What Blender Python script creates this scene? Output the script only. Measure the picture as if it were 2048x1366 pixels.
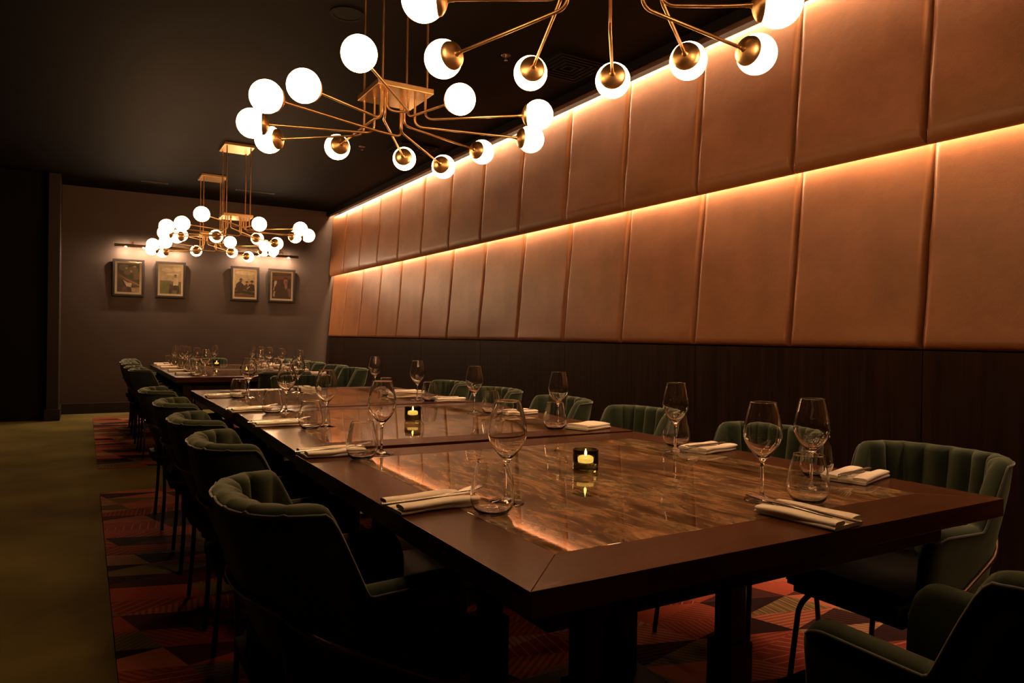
import bpy, bmesh, math, random
from mathutils import Vector, Matrix
random.seed(7)
PI = math.pi
scene = bpy.context.scene
for o in list(bpy.data.objects):
    bpy.data.objects.remove(o)
COL = scene.collection

# ------------------------------------------------------------------ camera
CAM_H = 1.13
F_PX, YAW, PITCH, ROLL = 1438.8, 0.5367, -0.0048, 0.0156
def cam_axes():
    fw = Vector((math.sin(YAW)*math.cos(PITCH), math.cos(YAW)*math.cos(PITCH), math.sin(PITCH)))
    r = Vector((math.cos(YAW), -math.sin(YAW), 0)); u = r.cross(fw)
    return (math.cos(ROLL)*r + math.sin(ROLL)*u, -math.sin(ROLL)*r + math.cos(ROLL)*u, fw)
r_, u_, f_ = cam_axes()
cam_data = bpy.data.cameras.new('camera')
cam = bpy.data.objects.new('camera', cam_data); COL.objects.link(cam)
cam_data.sensor_fit = 'HORIZONTAL'; cam_data.sensor_width = 36.0
cam_data.lens = F_PX/2048*36.0
cam_data.clip_start = 0.02
m4 = Matrix.Identity(4)
for i in range(3):
    m4[i][0] = r_[i]; m4[i][1] = u_[i]; m4[i][2] = -f_[i]
m4[0][3], m4[1][3], m4[2][3] = 0, 0, CAM_H
cam.matrix_world = m4
scene.camera = cam

# ------------------------------------------------------------------ world, exposure
world = bpy.data.worlds.new('World'); scene.world = world
world.use_nodes = True
world.node_tree.nodes['Background'].inputs[0].default_value = (0.010, 0.006, 0.004, 1)
world.node_tree.nodes['Background'].inputs[1].default_value = 0.15
vs = scene.view_settings
vs.view_transform = 'Standard'; vs.look = 'None'; vs.gamma = 1.0; vs.use_curve_mapping = False
vs.exposure = 0.0
WARM = (1.0, 0.52, 0.22)
GLOBE_L = 35.0        # lamp globes
LED_TOP, LED_MID = 360.0, 480.0          # cove strips behind the leather panels
PICTURE_L = 9000.0     # picture-light spots

# ------------------------------------------------------------------ materials
def new_mat(name):
    m = bpy.data.materials.new(name); m.use_nodes = True
    nt = m.node_tree
    return m, nt, nt.nodes['Principled BSDF']
def N(nt, typ, **kw):
    n = nt.nodes.new(typ)
    for k, v in kw.items():
        setattr(n, k, v)
    return n
def L(nt, a, b): nt.links.new(a, b)
def ramp(nt, stops, interp='LINEAR'):
    r = N(nt, 'ShaderNodeValToRGB'); r.color_ramp.interpolation = interp
    els = r.color_ramp.elements
    while len(els) < len(stops): els.new(0.5)
    for e, (p, c) in zip(els, stops):
        e.position = p; e.color = (*c, 1) if len(c) == 3 else c
    return r
def simple(name, col, rough=0.5, metal=0.0, var=0.15, scale=8.0, bump=0.0, bump_scale=200.0, **kw):
    """a procedural material: colour with slow noise variation, optional fine bump"""
    m, nt, b = new_mat(name)
    tc = N(nt, 'ShaderNodeTexCoord'); no = N(nt, 'ShaderNodeTexNoise')
    no.inputs['Scale'].default_value = scale; no.inputs['Detail'].default_value = 4
    L(nt, tc.outputs['Object'], no.inputs['Vector'])
    lo = tuple(c*(1-var) for c in col); hi = tuple(min(1, c*(1+var)) for c in col)
    rp = ramp(nt, [(0.3, lo), (0.7, hi)])
    L(nt, no.outputs['Fac'], rp.inputs[0]); L(nt, rp.outputs[0], b.inputs['Base Color'])
    b.inputs['Roughness'].default_value = rough; b.inputs['Metallic'].default_value = metal
    if bump:
        n2 = N(nt, 'ShaderNodeTexNoise'); n2.inputs['Scale'].default_value = bump_scale
        n2.inputs['Detail'].default_value = 3
        L(nt, tc.outputs['Object'], n2.inputs['Vector'])
        bp = N(nt, 'ShaderNodeBump'); bp.inputs['Strength'].default_value = bump
        bp.inputs['Distance'].default_value = 0.002
        L(nt, n2.outputs['Fac'], bp.inputs['Height']); L(nt, bp.outputs[0], b.inputs['Normal'])
    for k, v in kw.items():
        b.inputs[k.replace('_', ' ')].default_value = v
    return m
def emission(name, col, strength):
    m, nt, b = new_mat(name)
    nt.nodes.remove(b)
    e = N(nt, 'ShaderNodeEmission'); e.inputs[0].default_value = (*col, 1); e.inputs[1].default_value = strength
    L(nt, e.outputs[0], nt.nodes['Material Output'].inputs[0])
    return m
M = {}
M['globe'] = emission('opal_globe_glow', WARM, GLOBE_L)
M['led'] = emission('upper_led_strip_glow', (1.0, 0.60, 0.33), LED_TOP)
M['led_mid'] = emission('lower_led_strip_glow', (1.0, 0.60, 0.33), LED_MID)
M['spot'] = emission('picture_lamp_glow', (1.0, 0.66, 0.40), PICTURE_L)
M['flame'] = emission('candle_flame_glow', (1.0, 0.70, 0.34), 40.0)
M['wax'] = simple('self_lit_candle_wax', (0.85, 0.62, 0.35), 0.5)
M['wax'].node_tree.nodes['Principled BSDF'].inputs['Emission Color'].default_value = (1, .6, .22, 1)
M['wax'].node_tree.nodes['Principled BSDF'].inputs['Emission Strength'].default_value = 6.0  # wax emits by itself, standing in for the flame's light in it
M['brass'] = simple('brushed_brass', (0.62, 0.40, 0.19), 0.36, 1.0, 0.10, 30)
M['steel'] = simple('polished_steel', (0.86, 0.84, 0.80), 0.26, 1.0, 0.05, 40)
M['black_metal'] = simple('black_steel', (0.012, 0.012, 0.012), 0.38, 0.6, 0.2, 40)
M['bronze'] = simple('bronze_tube', (0.10, 0.055, 0.03), 0.35, 0.8, 0.2, 40)
M['napkin'] = simple('cream_linen', (0.88, 0.82, 0.72), 0.9, 0, 0.04, 30, 0.4, 900)
M['seam'] = simple('velvet_piping', (0.036, 0.048, 0.032), 0.7, 0, 0.2, 60, Sheen_Weight=0.8, Sheen_Roughness=0.35)
M['frame'] = simple('dark_picture_frame', (0.010, 0.007, 0.006), 0.55, 0, 0.3, 30, Specular_IOR_Level=0.2)
M['mat'] = simple('cream_mat_board', (0.62, 0.56, 0.44), 0.8, 0, 0.05, 30)
M['paint_dark'] = simple('dark_brown_wall_paint', (0.042, 0.030, 0.025), 0.7, 0, 0.10, 2.5, 0.1, 300, Specular_IOR_Level=0.2)
M['paint_black'] = simple('black_wall_paint', (0.004, 0.003, 0.003), 0.8, 0, 0.2, 3, Specular_IOR_Level=0.1)
M['base'] = simple('dark_baseboard_paint', (0.014, 0.010, 0.008), 0.5, 0, 0.1, 6, Specular_IOR_Level=0.25)
M['grille'] = simple('black_grille', (0.0022, 0.0018, 0.0016), 0.7, 0, 0.2, 10, Specular_IOR_Level=0.1)
M['jamb'] = simple('brown_jamb_paint', (0.016, 0.011, 0.009), 0.6, 0, 0.1, 6, Specular_IOR_Level=0.2)

def velvet():
    m, nt, b = new_mat('green_velvet')
    tc = N(nt, 'ShaderNodeTexCoord'); no = N(nt, 'ShaderNodeTexNoise')
    no.inputs['Scale'].default_value = 9; no.inputs['Detail'].default_value = 5
    L(nt, tc.outputs['Object'], no.inputs['Vector'])
    rp = ramp(nt, [(0.3, (0.013, 0.022, 0.012)), (0.7, (0.028, 0.040, 0.022))])
    L(nt, no.outputs['Fac'], rp.inputs[0]); L(nt, rp.outputs[0], b.inputs['Base Color'])
    b.inputs['Roughness'].default_value = 0.75; b.inputs['Specular IOR Level'].default_value = 0.2
    b.inputs['Sheen Weight'].default_value = 0.55; b.inputs['Sheen Roughness'].default_value = 0.4
    b.inputs['Sheen Tint'].default_value = (0.42, 0.50, 0.32, 1)
    n2 = N(nt, 'ShaderNodeTexNoise'); n2.inputs['Scale'].default_value = 420
    L(nt, tc.outputs['Object'], n2.inputs['Vector'])
    bp = N(nt, 'ShaderNodeBump'); bp.inputs['Strength'].default_value = 0.25; bp.inputs['Distance'].default_value = 0.002
    L(nt, n2.outputs['Fac'], bp.inputs['Height']); L(nt, bp.outputs[0], b.inputs['Normal'])
    return m
M['velvet'] = velvet()
M['seat'] = simple('dark_seat_cloth', (0.007, 0.005, 0.004), 0.8, 0, 0.2, 10, 0.2, 400, Specular_IOR_Level=0.1)

def leather():
    m, nt, b = new_mat('tan_leather')
    tc = N(nt, 'ShaderNodeTexCoord')
    no = N(nt, 'ShaderNodeTexNoise'); no.inputs['Scale'].default_value = 3.5; no.inputs['Detail'].default_value = 8
    no.inputs['Roughness'].default_value = 0.65
    L(nt, tc.outputs['Object'], no.inputs['Vector'])
    rp = ramp(nt, [(0.25, (0.130, 0.050, 0.018)), (0.75, (0.200, 0.082, 0.032))])
    L(nt, no.outputs['Fac'], rp.inputs[0]); L(nt, rp.outputs[0], b.inputs['Base Color'])
    b.inputs['Roughness'].default_value = 0.46; b.inputs['Specular IOR Level'].default_value = 0.25
    vo = N(nt, 'ShaderNodeTexVoronoi'); vo.inputs['Scale'].default_value = 260
    n2 = N(nt, 'ShaderNodeTexNoise'); n2.inputs['Scale'].default_value = 22; n2.inputs['Detail'].default_value = 6
    L(nt, tc.outputs['Object'], vo.inputs['Vector']); L(nt, tc.outputs['Object'], n2.inputs['Vector'])
    ad = N(nt, 'ShaderNodeMath', operation='MULTIPLY_ADD'); ad.inputs[1].default_value = 0.25
    L(nt, vo.outputs['Distance'], ad.inputs[0]); L(nt, n2.outputs['Fac'], ad.inputs[2])
    bp = N(nt, 'ShaderNodeBump'); bp.inputs['Strength'].default_value = 0.22; bp.inputs['Distance'].default_value = 0.004
    L(nt, ad.outputs[0], bp.inputs['Height']); L(nt, bp.outputs[0], b.inputs['Normal'])
    return m
M['leather'] = leather()

def wood(name, c0, c1, rough, stretch=(14, 1.2, 14), scale=2.5, spec=0.10):
    m, nt, b = new_mat(name)
    tc = N(nt, 'ShaderNodeTexCoord'); mp = N(nt, 'ShaderNodeMapping'); mp.inputs['Scale'].default_value = stretch
    no = N(nt, 'ShaderNodeTexNoise'); no.inputs['Scale'].default_value = scale; no.inputs['Detail'].default_value = 6
    no.inputs['Distortion'].default_value = 0.6
    L(nt, tc.outputs['Object'], mp.inputs['Vector']); L(nt, mp.outputs[0], no.inputs['Vector'])
    rp = ramp(nt, [(0.3, c0), (0.7, c1)])
    L(nt, no.outputs['Fac'], rp.inputs[0]); L(nt, rp.outputs[0], b.inputs['Base Color'])
    b.inputs['Roughness'].default_value = rough; b.inputs['Specular IOR Level'].default_value = spec
    b.inputs['Specular Tint'].default_value = (1.0, 0.62, 0.40, 1)
    bp = N(nt, 'ShaderNodeBump'); bp.inputs['Strength'].default_value = 0.06; bp.inputs['Distance'].default_value = 0.001
    L(nt, no.outputs['Fac'], bp.inputs['Height']); L(nt, bp.outputs[0], b.inputs['Normal'])
    return m
M['wood_y'] = wood('stained_table_wood_lengthwise', (0.046, 0.0155, 0.0062), (0.075, 0.0265, 0.0110), 0.26, (14, 1.2, 14))
M['wood_x'] = wood('stained_table_wood_crosswise', (0.046, 0.0155, 0.0062), (0.075, 0.0265, 0.0110), 0.26, (1.2, 14, 14))
M['wood_leg'] = wood('dark_leg_wood', (0.016, 0.009, 0.006), (0.028, 0.016, 0.010), 0.45, (14, 14, 1.2))
M['wainscot'] = wood('dark_wainscot_wood', (0.004, 0.0022, 0.0018), (0.016, 0.0085, 0.006), 0.55, (10, 10, 0.5), 2.5, 0.12)

def stone():
    m, nt, b = new_mat('polished_brown_stone')
    tc = N(nt, 'ShaderNodeTexCoord'); mp = N(nt, 'ShaderNodeMapping')
    mp.inputs['Rotation'].default_value = (0, 0, 0.45); mp.inputs['Scale'].default_value = (5.5, 1.6, 1.5)
    L(nt, tc.outputs['Object'], mp.inputs['Vector'])
    no = N(nt, 'ShaderNodeTexNoise'); no.inputs['Scale'].default_value = 1.6; no.inputs['Detail'].default_value = 9
    no.inputs['Roughness'].default_value = 0.62; no.inputs['Distortion'].default_value = 1.1
    L(nt, mp.outputs[0], no.inputs['Vector'])
    rp = ramp(nt, [(0.30, (0.040, 0.028, 0.016)), (0.42, (0.13, 0.078, 0.040)), (0.50, (0.29, 0.172, 0.090)),
                   (0.57, (0.125, 0.102, 0.064)), (0.66, (0.36, 0.24, 0.138)), (0.80, (0.16, 0.11, 0.066))])
    L(nt, no.outputs['Fac'], rp.inputs[0])
    m2 = N(nt, 'ShaderNodeMapping'); m2.inputs['Rotation'].default_value = (0, 0, 0.30); m2.inputs['Scale'].default_value = (9.0, 2.4, 1)
    n2 = N(nt, 'ShaderNodeTexNoise'); n2.inputs['Scale'].default_value = 2.4; n2.inputs['Detail'].default_value = 8
    n2.inputs['Roughness'].default_value = 0.68; n2.inputs['Distortion'].default_value = 0.7
    L(nt, tc.outputs['Object'], m2.inputs['Vector']); L(nt, m2.outputs[0], n2.inputs['Vector'])
    streak = ramp(nt, [(0.38, (0.28, 0.24, 0.20)), (0.50, (1, 1, 1)), (0.64, (1.6, 1.5, 1.4))])
    L(nt, n2.outputs['Fac'], streak.inputs[0])
    mx = N(nt, 'ShaderNodeMix', data_type='RGBA', blend_type='MULTIPLY'); mx.inputs['Factor'].default_value = 1.0
    L(nt, rp.outputs[0], mx.inputs['A']); L(nt, streak.outputs[0], mx.inputs['B']); L(nt, mx.outputs['Result'], b.inputs['Base Color'])
    b.inputs['Roughness'].default_value = 0.03; b.inputs['IOR'].default_value = 1.40
    return m
M['stone'] = stone()

def glass(name, col=(1, 1, 1), ior=1.46):
    m, nt, b = new_mat(name)
    nt.nodes.remove(b)
    g = N(nt, 'ShaderNodeBsdfGlass'); g.inputs['Color'].default_value = (*col, 1)
    g.inputs['Roughness'].default_value = 0.0; g.inputs['IOR'].default_value = ior
    L(nt, g.outputs[0], nt.nodes['Material Output'].inputs[0])
    return m
M['glass'] = glass('clear_glass', (1, 1, 1), 1.47)
def votive():
    m, nt, b = new_mat('dark_green_glass')
    b.inputs['Base Color'].default_value = (0.20, 0.24, 0.10, 1)
    b.inputs['Roughness'].default_value = 0.02; b.inputs['Transmission Weight'].default_value = 1.0
    b.inputs['IOR'].default_value = 1.48
    no = N(nt, 'ShaderNodeTexNoise'); no.inputs['Scale'].default_value = 12
    rp = ramp(nt, [(0.3, (0.13, 0.125, 0.055)), (0.7, (0.18, 0.17, 0.075))])
    L(nt, no.outputs['Fac'], rp.inputs[0]); L(nt, rp.outputs[0], b.inputs['Base Color'])
    return m
M['votive'] = votive()
def pane():
    m, nt, b = new_mat('picture_glass')
    nt.nodes.remove(b)
    t = N(nt, 'ShaderNodeBsdfTransparent'); g = N(nt, 'ShaderNodeBsdfGlossy'); g.inputs['Roughness'].default_value = 0.02
    fr = N(nt, 'ShaderNodeFresnel'); fr.inputs['IOR'].default_value = 1.5
    mx = N(nt, 'ShaderNodeMixShader')
    L(nt, fr.outputs[0], mx.inputs[0]); L(nt, t.outputs[0], mx.inputs[1]); L(nt, g.outputs[0], mx.inputs[2])
    L(nt, mx.outputs[0], nt.nodes['Material Output'].inputs[0])
    return m
M['pane'] = pane()

def carpet_plain():
    m, nt, b = new_mat('olive_carpet')
    tc = N(nt, 'ShaderNodeTexCoord')
    n1 = N(nt, 'ShaderNodeTexNoise'); n1.inputs['Scale'].default_value = 1.6; n1.inputs['Detail'].default_value = 6
    n2 = N(nt, 'ShaderNodeTexNoise'); n2.inputs['Scale'].default_value = 240; n2.inputs['Detail'].default_value = 2
    L(nt, tc.outputs['Object'], n1.inputs['Vector']); L(nt, tc.outputs['Object'], n2.inputs['Vector'])
    a = N(nt, 'ShaderNodeMath', operation='MULTIPLY_ADD'); a.inputs[1].default_value = 0.45
    L(nt, n2.outputs['Fac'], a.inputs[0]); L(nt, n1.outputs['Fac'], a.inputs[2])
    rp = ramp(nt, [(0.45, (0.062, 0.051, 0.016)), (0.95, (0.142, 0.114, 0.036))])
    L(nt, a.outputs[0], rp.inputs[0]); L(nt, rp.outputs[0], b.inputs['Base Color'])
    b.inputs['Roughness'].default_value = 0.95; b.inputs['Specular IOR Level'].default_value = 0.05
    bp = N(nt, 'ShaderNodeBump'); bp.inputs['Strength'].default_value = 0.6; bp.inputs['Distance'].default_value = 0.004
    L(nt, n2.outputs['Fac'], bp.inputs['Height']); L(nt, bp.outputs[0], b.inputs['Normal'])
    return m
M['carpet'] = carpet_plain()

def carpet_pattern():
    """woven geometric carpet: skewed triangle cells in reds, olives and near-blacks, some hatched with fine lines"""
    m, nt, b = new_mat('patterned_carpet')
    tc = N(nt, 'ShaderNodeTexCoord')
    mp = N(nt, 'ShaderNodeMapping'); mp.inputs['Rotation'].default_value = (0, 0, 0.12)
    L(nt, tc.outputs['Object'], mp.inputs['Vector'])
    sx = N(nt, 'ShaderNodeSeparateXYZ'); L(nt, mp.outputs[0], sx.inputs[0])
    def math(op, a, bb=None, c=None):
        n = N(nt, 'ShaderNodeMath', operation=op)
        for i, v in enumerate((a, bb, c)):
            if v is None: continue
            if isinstance(v, (int, float)): n.inputs[i].default_value = v
            else: L(nt, v, n.inputs[i])
        return n.outputs[0]
    X, Y = sx.outputs[0], sx.outputs[1]
    u = math('MULTIPLY', math('ADD', X, math('MULTIPLY', Y, 0.45)), 2.6)
    v = math('MULTIPLY', math('SUBTRACT', Y, math('MULTIPLY', X, 0.35)), 4.6)
    fu, fv = math('FRACT', u), math('FRACT', v)
    tri = math('GREATER_THAN', math('ADD', fu, fv), 1.0)
    cell = N(nt, 'ShaderNodeCombineXYZ')
    L(nt, math('FLOOR', u), cell.inputs[0]); L(nt, math('FLOOR', v), cell.inputs[1]); L(nt, tri, cell.inputs[2])
    wn = N(nt, 'ShaderNodeTexWhiteNoise', noise_dimensions='3D'); L(nt, cell.outputs[0], wn.inputs['Vector'])
    pal = ramp(nt, [(0.0, (0.023, 0.009, 0.009)), (0.17, (0.316, 0.061, 0.033)), (0.33, (0.063, 0.017, 0.015)),
                    (0.47, (0.379, 0.110, 0.055)), (0.60, (0.153, 0.110, 0.042)), (0.72, (0.221, 0.036, 0.023)),
                    (0.86, (0.337, 0.179, 0.090))], 'CONSTANT')
    L(nt, wn.outputs['Value'], pal.inputs[0])
    # hatch lines, direction picked for each cell
    sc = N(nt, 'ShaderNodeSeparateXYZ'); L(nt, wn.outputs['Color'], sc.inputs[0])
    ang = math('MULTIPLY', math('FLOOR', math('MULTIPLY', sc.outputs[1], 4.0)), PI/4)
    co = math('COSINE', ang); si = math('SINE', ang)
    t = math('ADD', math('MULTIPLY', X, co), math('MULTIPLY', Y, si))
    fine = math('GREATER_THAN', math('FRACT', math('MULTIPLY', t, 42.0)), 0.55)
    wide = math('GREATER_THAN', math('FRACT', math('MULTIPLY', t, 24.0)), 0.88)
    hatch_on = math('GREATER_THAN', sc.outputs[2], 0.42)
    wide_on = math('GREATER_THAN', sc.outputs[0], 0.70)
    mx1 = N(nt, 'ShaderNodeMix', data_type='RGBA'); mx1.inputs['B'].default_value = (0.075, 0.026, 0.018, 1)
    L(nt, math('MULTIPLY', math('MULTIPLY', fine, hatch_on), 0.55), mx1.inputs['Factor']); L(nt, pal.outputs[0], mx1.inputs['A'])
    mx2 = N(nt, 'ShaderNodeMix', data_type='RGBA'); mx2.inputs['B'].default_value = (0.40, 0.19, 0.10, 1)
    L(nt, math('MULTIPLY', math('MULTIPLY', wide, wide_on), 0.8), mx2.inputs['Factor']); L(nt, mx1.outputs['Result'], mx2.inputs['A'])
    n2 = N(nt, 'ShaderNodeTexNoise'); n2.inputs['Scale'].default_value = 300
    L(nt, tc.outputs['Object'], n2.inputs['Vector'])
    mx3 = N(nt, 'ShaderNodeMix', data_type='RGBA', blend_type='MULTIPLY'); mx3.inputs['Factor'].default_value = 0.5
    L(nt, mx2.outputs['Result'], mx3.inputs['A']); L(nt, n2.outputs['Fac'], mx3.inputs['B'])
    L(nt, mx3.outputs['Result'], b.inputs['Base Color'])
    b.inputs['Roughness'].default_value = 0.95; b.inputs['Specular IOR Level'].default_value = 0.05
    bp = N(nt, 'ShaderNodeBump'); bp.inputs['Strength'].default_value = 0.5; bp.inputs['Distance'].default_value = 0.003
    L(nt, n2.outputs['Fac'], bp.inputs['Height']); L(nt, bp.outputs[0], b.inputs['Normal'])
    return m
M['pattern'] = carpet_pattern()
M['ceiling'] = simple('black_ceiling_paint', (0.0032, 0.0023, 0.0018), 0.72, 0, 0.35, 1.2, 0.15, 60, Specular_IOR_Level=0.05)

# ------------------------------------------------------------------ mesh helpers
class MB:
    """collects vertices and faces for ONE mesh"""
    def __init__(s): s.v = []; s.f = []; s.mi = []
    def add(s, vs, fs, mi=0):
        o = len(s.v); s.v += [tuple(p) for p in vs]
        s.f += [tuple(i+o for i in f) for f in fs]; s.mi += [mi]*len(fs)
        return s
    def box(s, x0, x1, y0, y1, z0, z1, mi=0):
        v = [(x0,y0,z0),(x1,y0,z0),(x1,y1,z0),(x0,y1,z0),(x0,y0,z1),(x1,y0,z1),(x1,y1,z1),(x0,y1,z1)]
        return s.add(v, [(0,3,2,1),(4,5,6,7),(0,1,5,4),(1,2,6,5),(2,3,7,6),(3,0,4,7)], mi)
    def prism(s, pts, z0, z1, mi=0):
        n = len(pts)
        v = [(x,y,z0) for x,y in pts]+[(x,y,z1) for x,y in pts]
        f = [tuple(range(n-1,-1,-1)), tuple(range(n,2*n))]+[(i,(i+1)%n,n+(i+1)%n,n+i) for i in range(n)]
        return s.add(v, f, mi)
    def lathe(s, prof, seg=32, close=False, mi=0):
        """prof: list of (r,z). close: join last to first (hollow solid)"""
        v = []; f = []; n = len(prof)
        for k in range(seg):
            a = 2*PI*k/seg
            for r, z in prof: v.append((r*math.cos(a), r*math.sin(a), z))
        m_ = n if close else n-1
        for k in range(seg):
            k2 = (k+1) % seg
            for i in range(m_):
                j = (i+1) % n
                f.append((k*n+i, k2*n+i, k2*n+j, k*n+j))
        return s.add(v, f, mi)
    def tube(s, pts, rad, seg=8, mi=0):
        pts = [Vector(p) for p in pts]; n = len(pts)
        rads = rad if isinstance(rad, (list, tuple)) else [rad]*n
        v = []; f = []
        t0 = (pts[1]-pts[0]).normalized()
        up = Vector((0,0,1)) if abs(t0.z) < 0.9 else Vector((1,0,0))
        nrm = (up - t0*up.dot(t0)).normalized()
        for i, p in enumerate(pts):
            if i == 0: t = pts[1]-pts[0]
            elif i == n-1: t = pts[-1]-pts[-2]
            else: t = (pts[i+1]-p).normalized()+(p-pts[i-1]).normalized()
            t.normalize()
            nrm = (nrm - t*nrm.dot(t)).normalized(); bn = t.cross(nrm)
            for k in range(seg):
                a = 2*PI*k/seg
                v.append(p+rads[i]*(math.cos(a)*nrm+math.sin(a)*bn))
        for i in range(n-1):
            for k in range(seg):
                k2 = (k+1) % seg
                f.append((i*seg+k, i*seg+k2, (i+1)*seg+k2, (i+1)*seg+k))
        f.append(tuple(range(seg-1,-1,-1))); f.append(tuple((n-1)*seg+k for k in range(seg)))
        return s.add(v, f, mi)
    def mesh(s, name, mats, smooth=False, bevel=0.0, bseg=2, merge=False, angle=None):
        me = bpy.data.meshes.new(name)
        me.from_pydata(s.v, [], s.f)
        mats = mats if isinstance(mats, (list, tuple)) else [mats]
        for m in mats: me.materials.append(m)
        for p, i in zip(me.polygons, s.mi): p.material_index = i
        bm = bmesh.new(); bm.from_mesh(me)
        if merge: bmesh.ops.remove_doubles(bm, verts=bm.verts, dist=1e-5)
        if bevel:
            es = [e for e in bm.edges if len(e.link_faces) == 2 and e.calc_face_angle(0) > 0.6]
            bmesh.ops.bevel(bm, geom=es, offset=bevel, segments=bseg, affect='EDGES', profile=0.5)
        bmesh.ops.recalc_face_normals(bm, faces=bm.faces)
        if smooth:
            for f in bm.faces: f.smooth = True
            if angle:
                for e in bm.edges:
                    if len(e.link_faces) == 2 and e.calc_face_angle(0) > angle: e.smooth = False
        bm.to_mesh(me); bm.free()
        return me
def obj(name, me, parent=None, loc=None, rot=None):
    o = bpy.data.objects.new(name, me); COL.objects.link(o)
    if parent is not None: o.parent = parent
    if loc is not None: o.location = loc
    if rot is not None: o.rotation_euler = rot
    return o
def tag(o, label, cat, group=None):
    o['label'] = label; o['category'] = cat
    if group: o['group'] = group
    return o
def empty(name, label, cat, loc=(0,0,0), rz=0.0, group=None):
    o = bpy.data.objects.new(name, None); COL.objects.link(o)
    o.empty_display_size = 0.1
    o.location = loc; o.rotation_euler = (0, 0, rz)
    return tag(o, label, cat, group)
def struct(name, me, parent=None):
    o = obj(name, me, parent)
    if parent is None: o['kind'] = 'structure'
    return o
def copy_tree(src, label=None, loc=None, rz=None):
    c = src.copy(); COL.objects.link(c)
    if label: c['label'] = label
    if loc is not None: c.location = loc
    if rz is not None: c.rotation_euler = (0, 0, rz)
    for ch in list(src.children):
        d = ch.copy(); COL.objects.link(d); d.parent = c
        for g in list(ch.children):
            e = g.copy(); COL.objects.link(e); e.parent = d
    return c
def fillet(pts, rad, n=6):
    """round the inner corners of a polyline"""
    pts = [Vector(p) for p in pts]; out = [pts[0]]
    for i in range(1, len(pts)-1):
        a, b, c = pts[i-1], pts[i], pts[i+1]
        d1 = (a-b); d2 = (c-b)
        r = min(rad, d1.length*0.45, d2.length*0.45)
        p1 = b+d1.normalized()*r; p2 = b+d2.normalized()*r
        for k in range(n+1):
            t = k/n
            out.append(p1*(1-t)**2+b*2*t*(1-t)+p2*t*t)
    out.append(pts[-1])
    return out

# ------------------------------------------------------------------ the room
ZC = 3.11          # ceiling height
YB = 11.48         # wall behind the framed photographs
XW = 3.40          # face of the dark wainscot
X_LEFT, Y_FRONT = -4.5, -3.2
struct('floor', MB().box(X_LEFT-0.1, 3.7, Y_FRONT-0.1, YB+0.2, -0.1, 0.0).mesh('floor', M['carpet']))
struct('ceiling', MB().box(X_LEFT-0.1, 3.7, Y_FRONT-0.1, YB+0.2, ZC, ZC+0.1).mesh('ceiling', M['ceiling']))
struct('wall_back', MB().box(-0.27, 3.7, YB, YB+0.15, 0, ZC).mesh('wall_back', M['paint_dark']))
struct('wall_left', MB().box(X_LEFT-0.1, X_LEFT, Y_FRONT, YB, 0, ZC).mesh('wall_left', M['paint_black']))
struct('wall_front', MB().box(X_LEFT, 3.6, Y_FRONT-0.1, Y_FRONT, 0, ZC).mesh('wall_front', M['paint_black']))
struct('wall_back_recess', MB().box(X_LEFT, -0.40, 10.80, 10.95, 0, ZC).mesh('wall_back_recess', M['paint_black']))
struct('wall_return', MB().box(-0.40, -0.27, 10.70, YB+0.15, 0, ZC).mesh('wall_return', M['jamb'], bevel=0.006))
struct('baseboard_return', MB().box(-0.422, -0.252, 10.678, YB, 0, 0.145).mesh('baseboard_return', M['base'], bevel=0.004))
struct('baseboard_back', MB().box(-0.252, 3.40, YB-0.022, YB, 0, 0.145).mesh('baseboard_back', M['base'], bevel=0.004))

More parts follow.
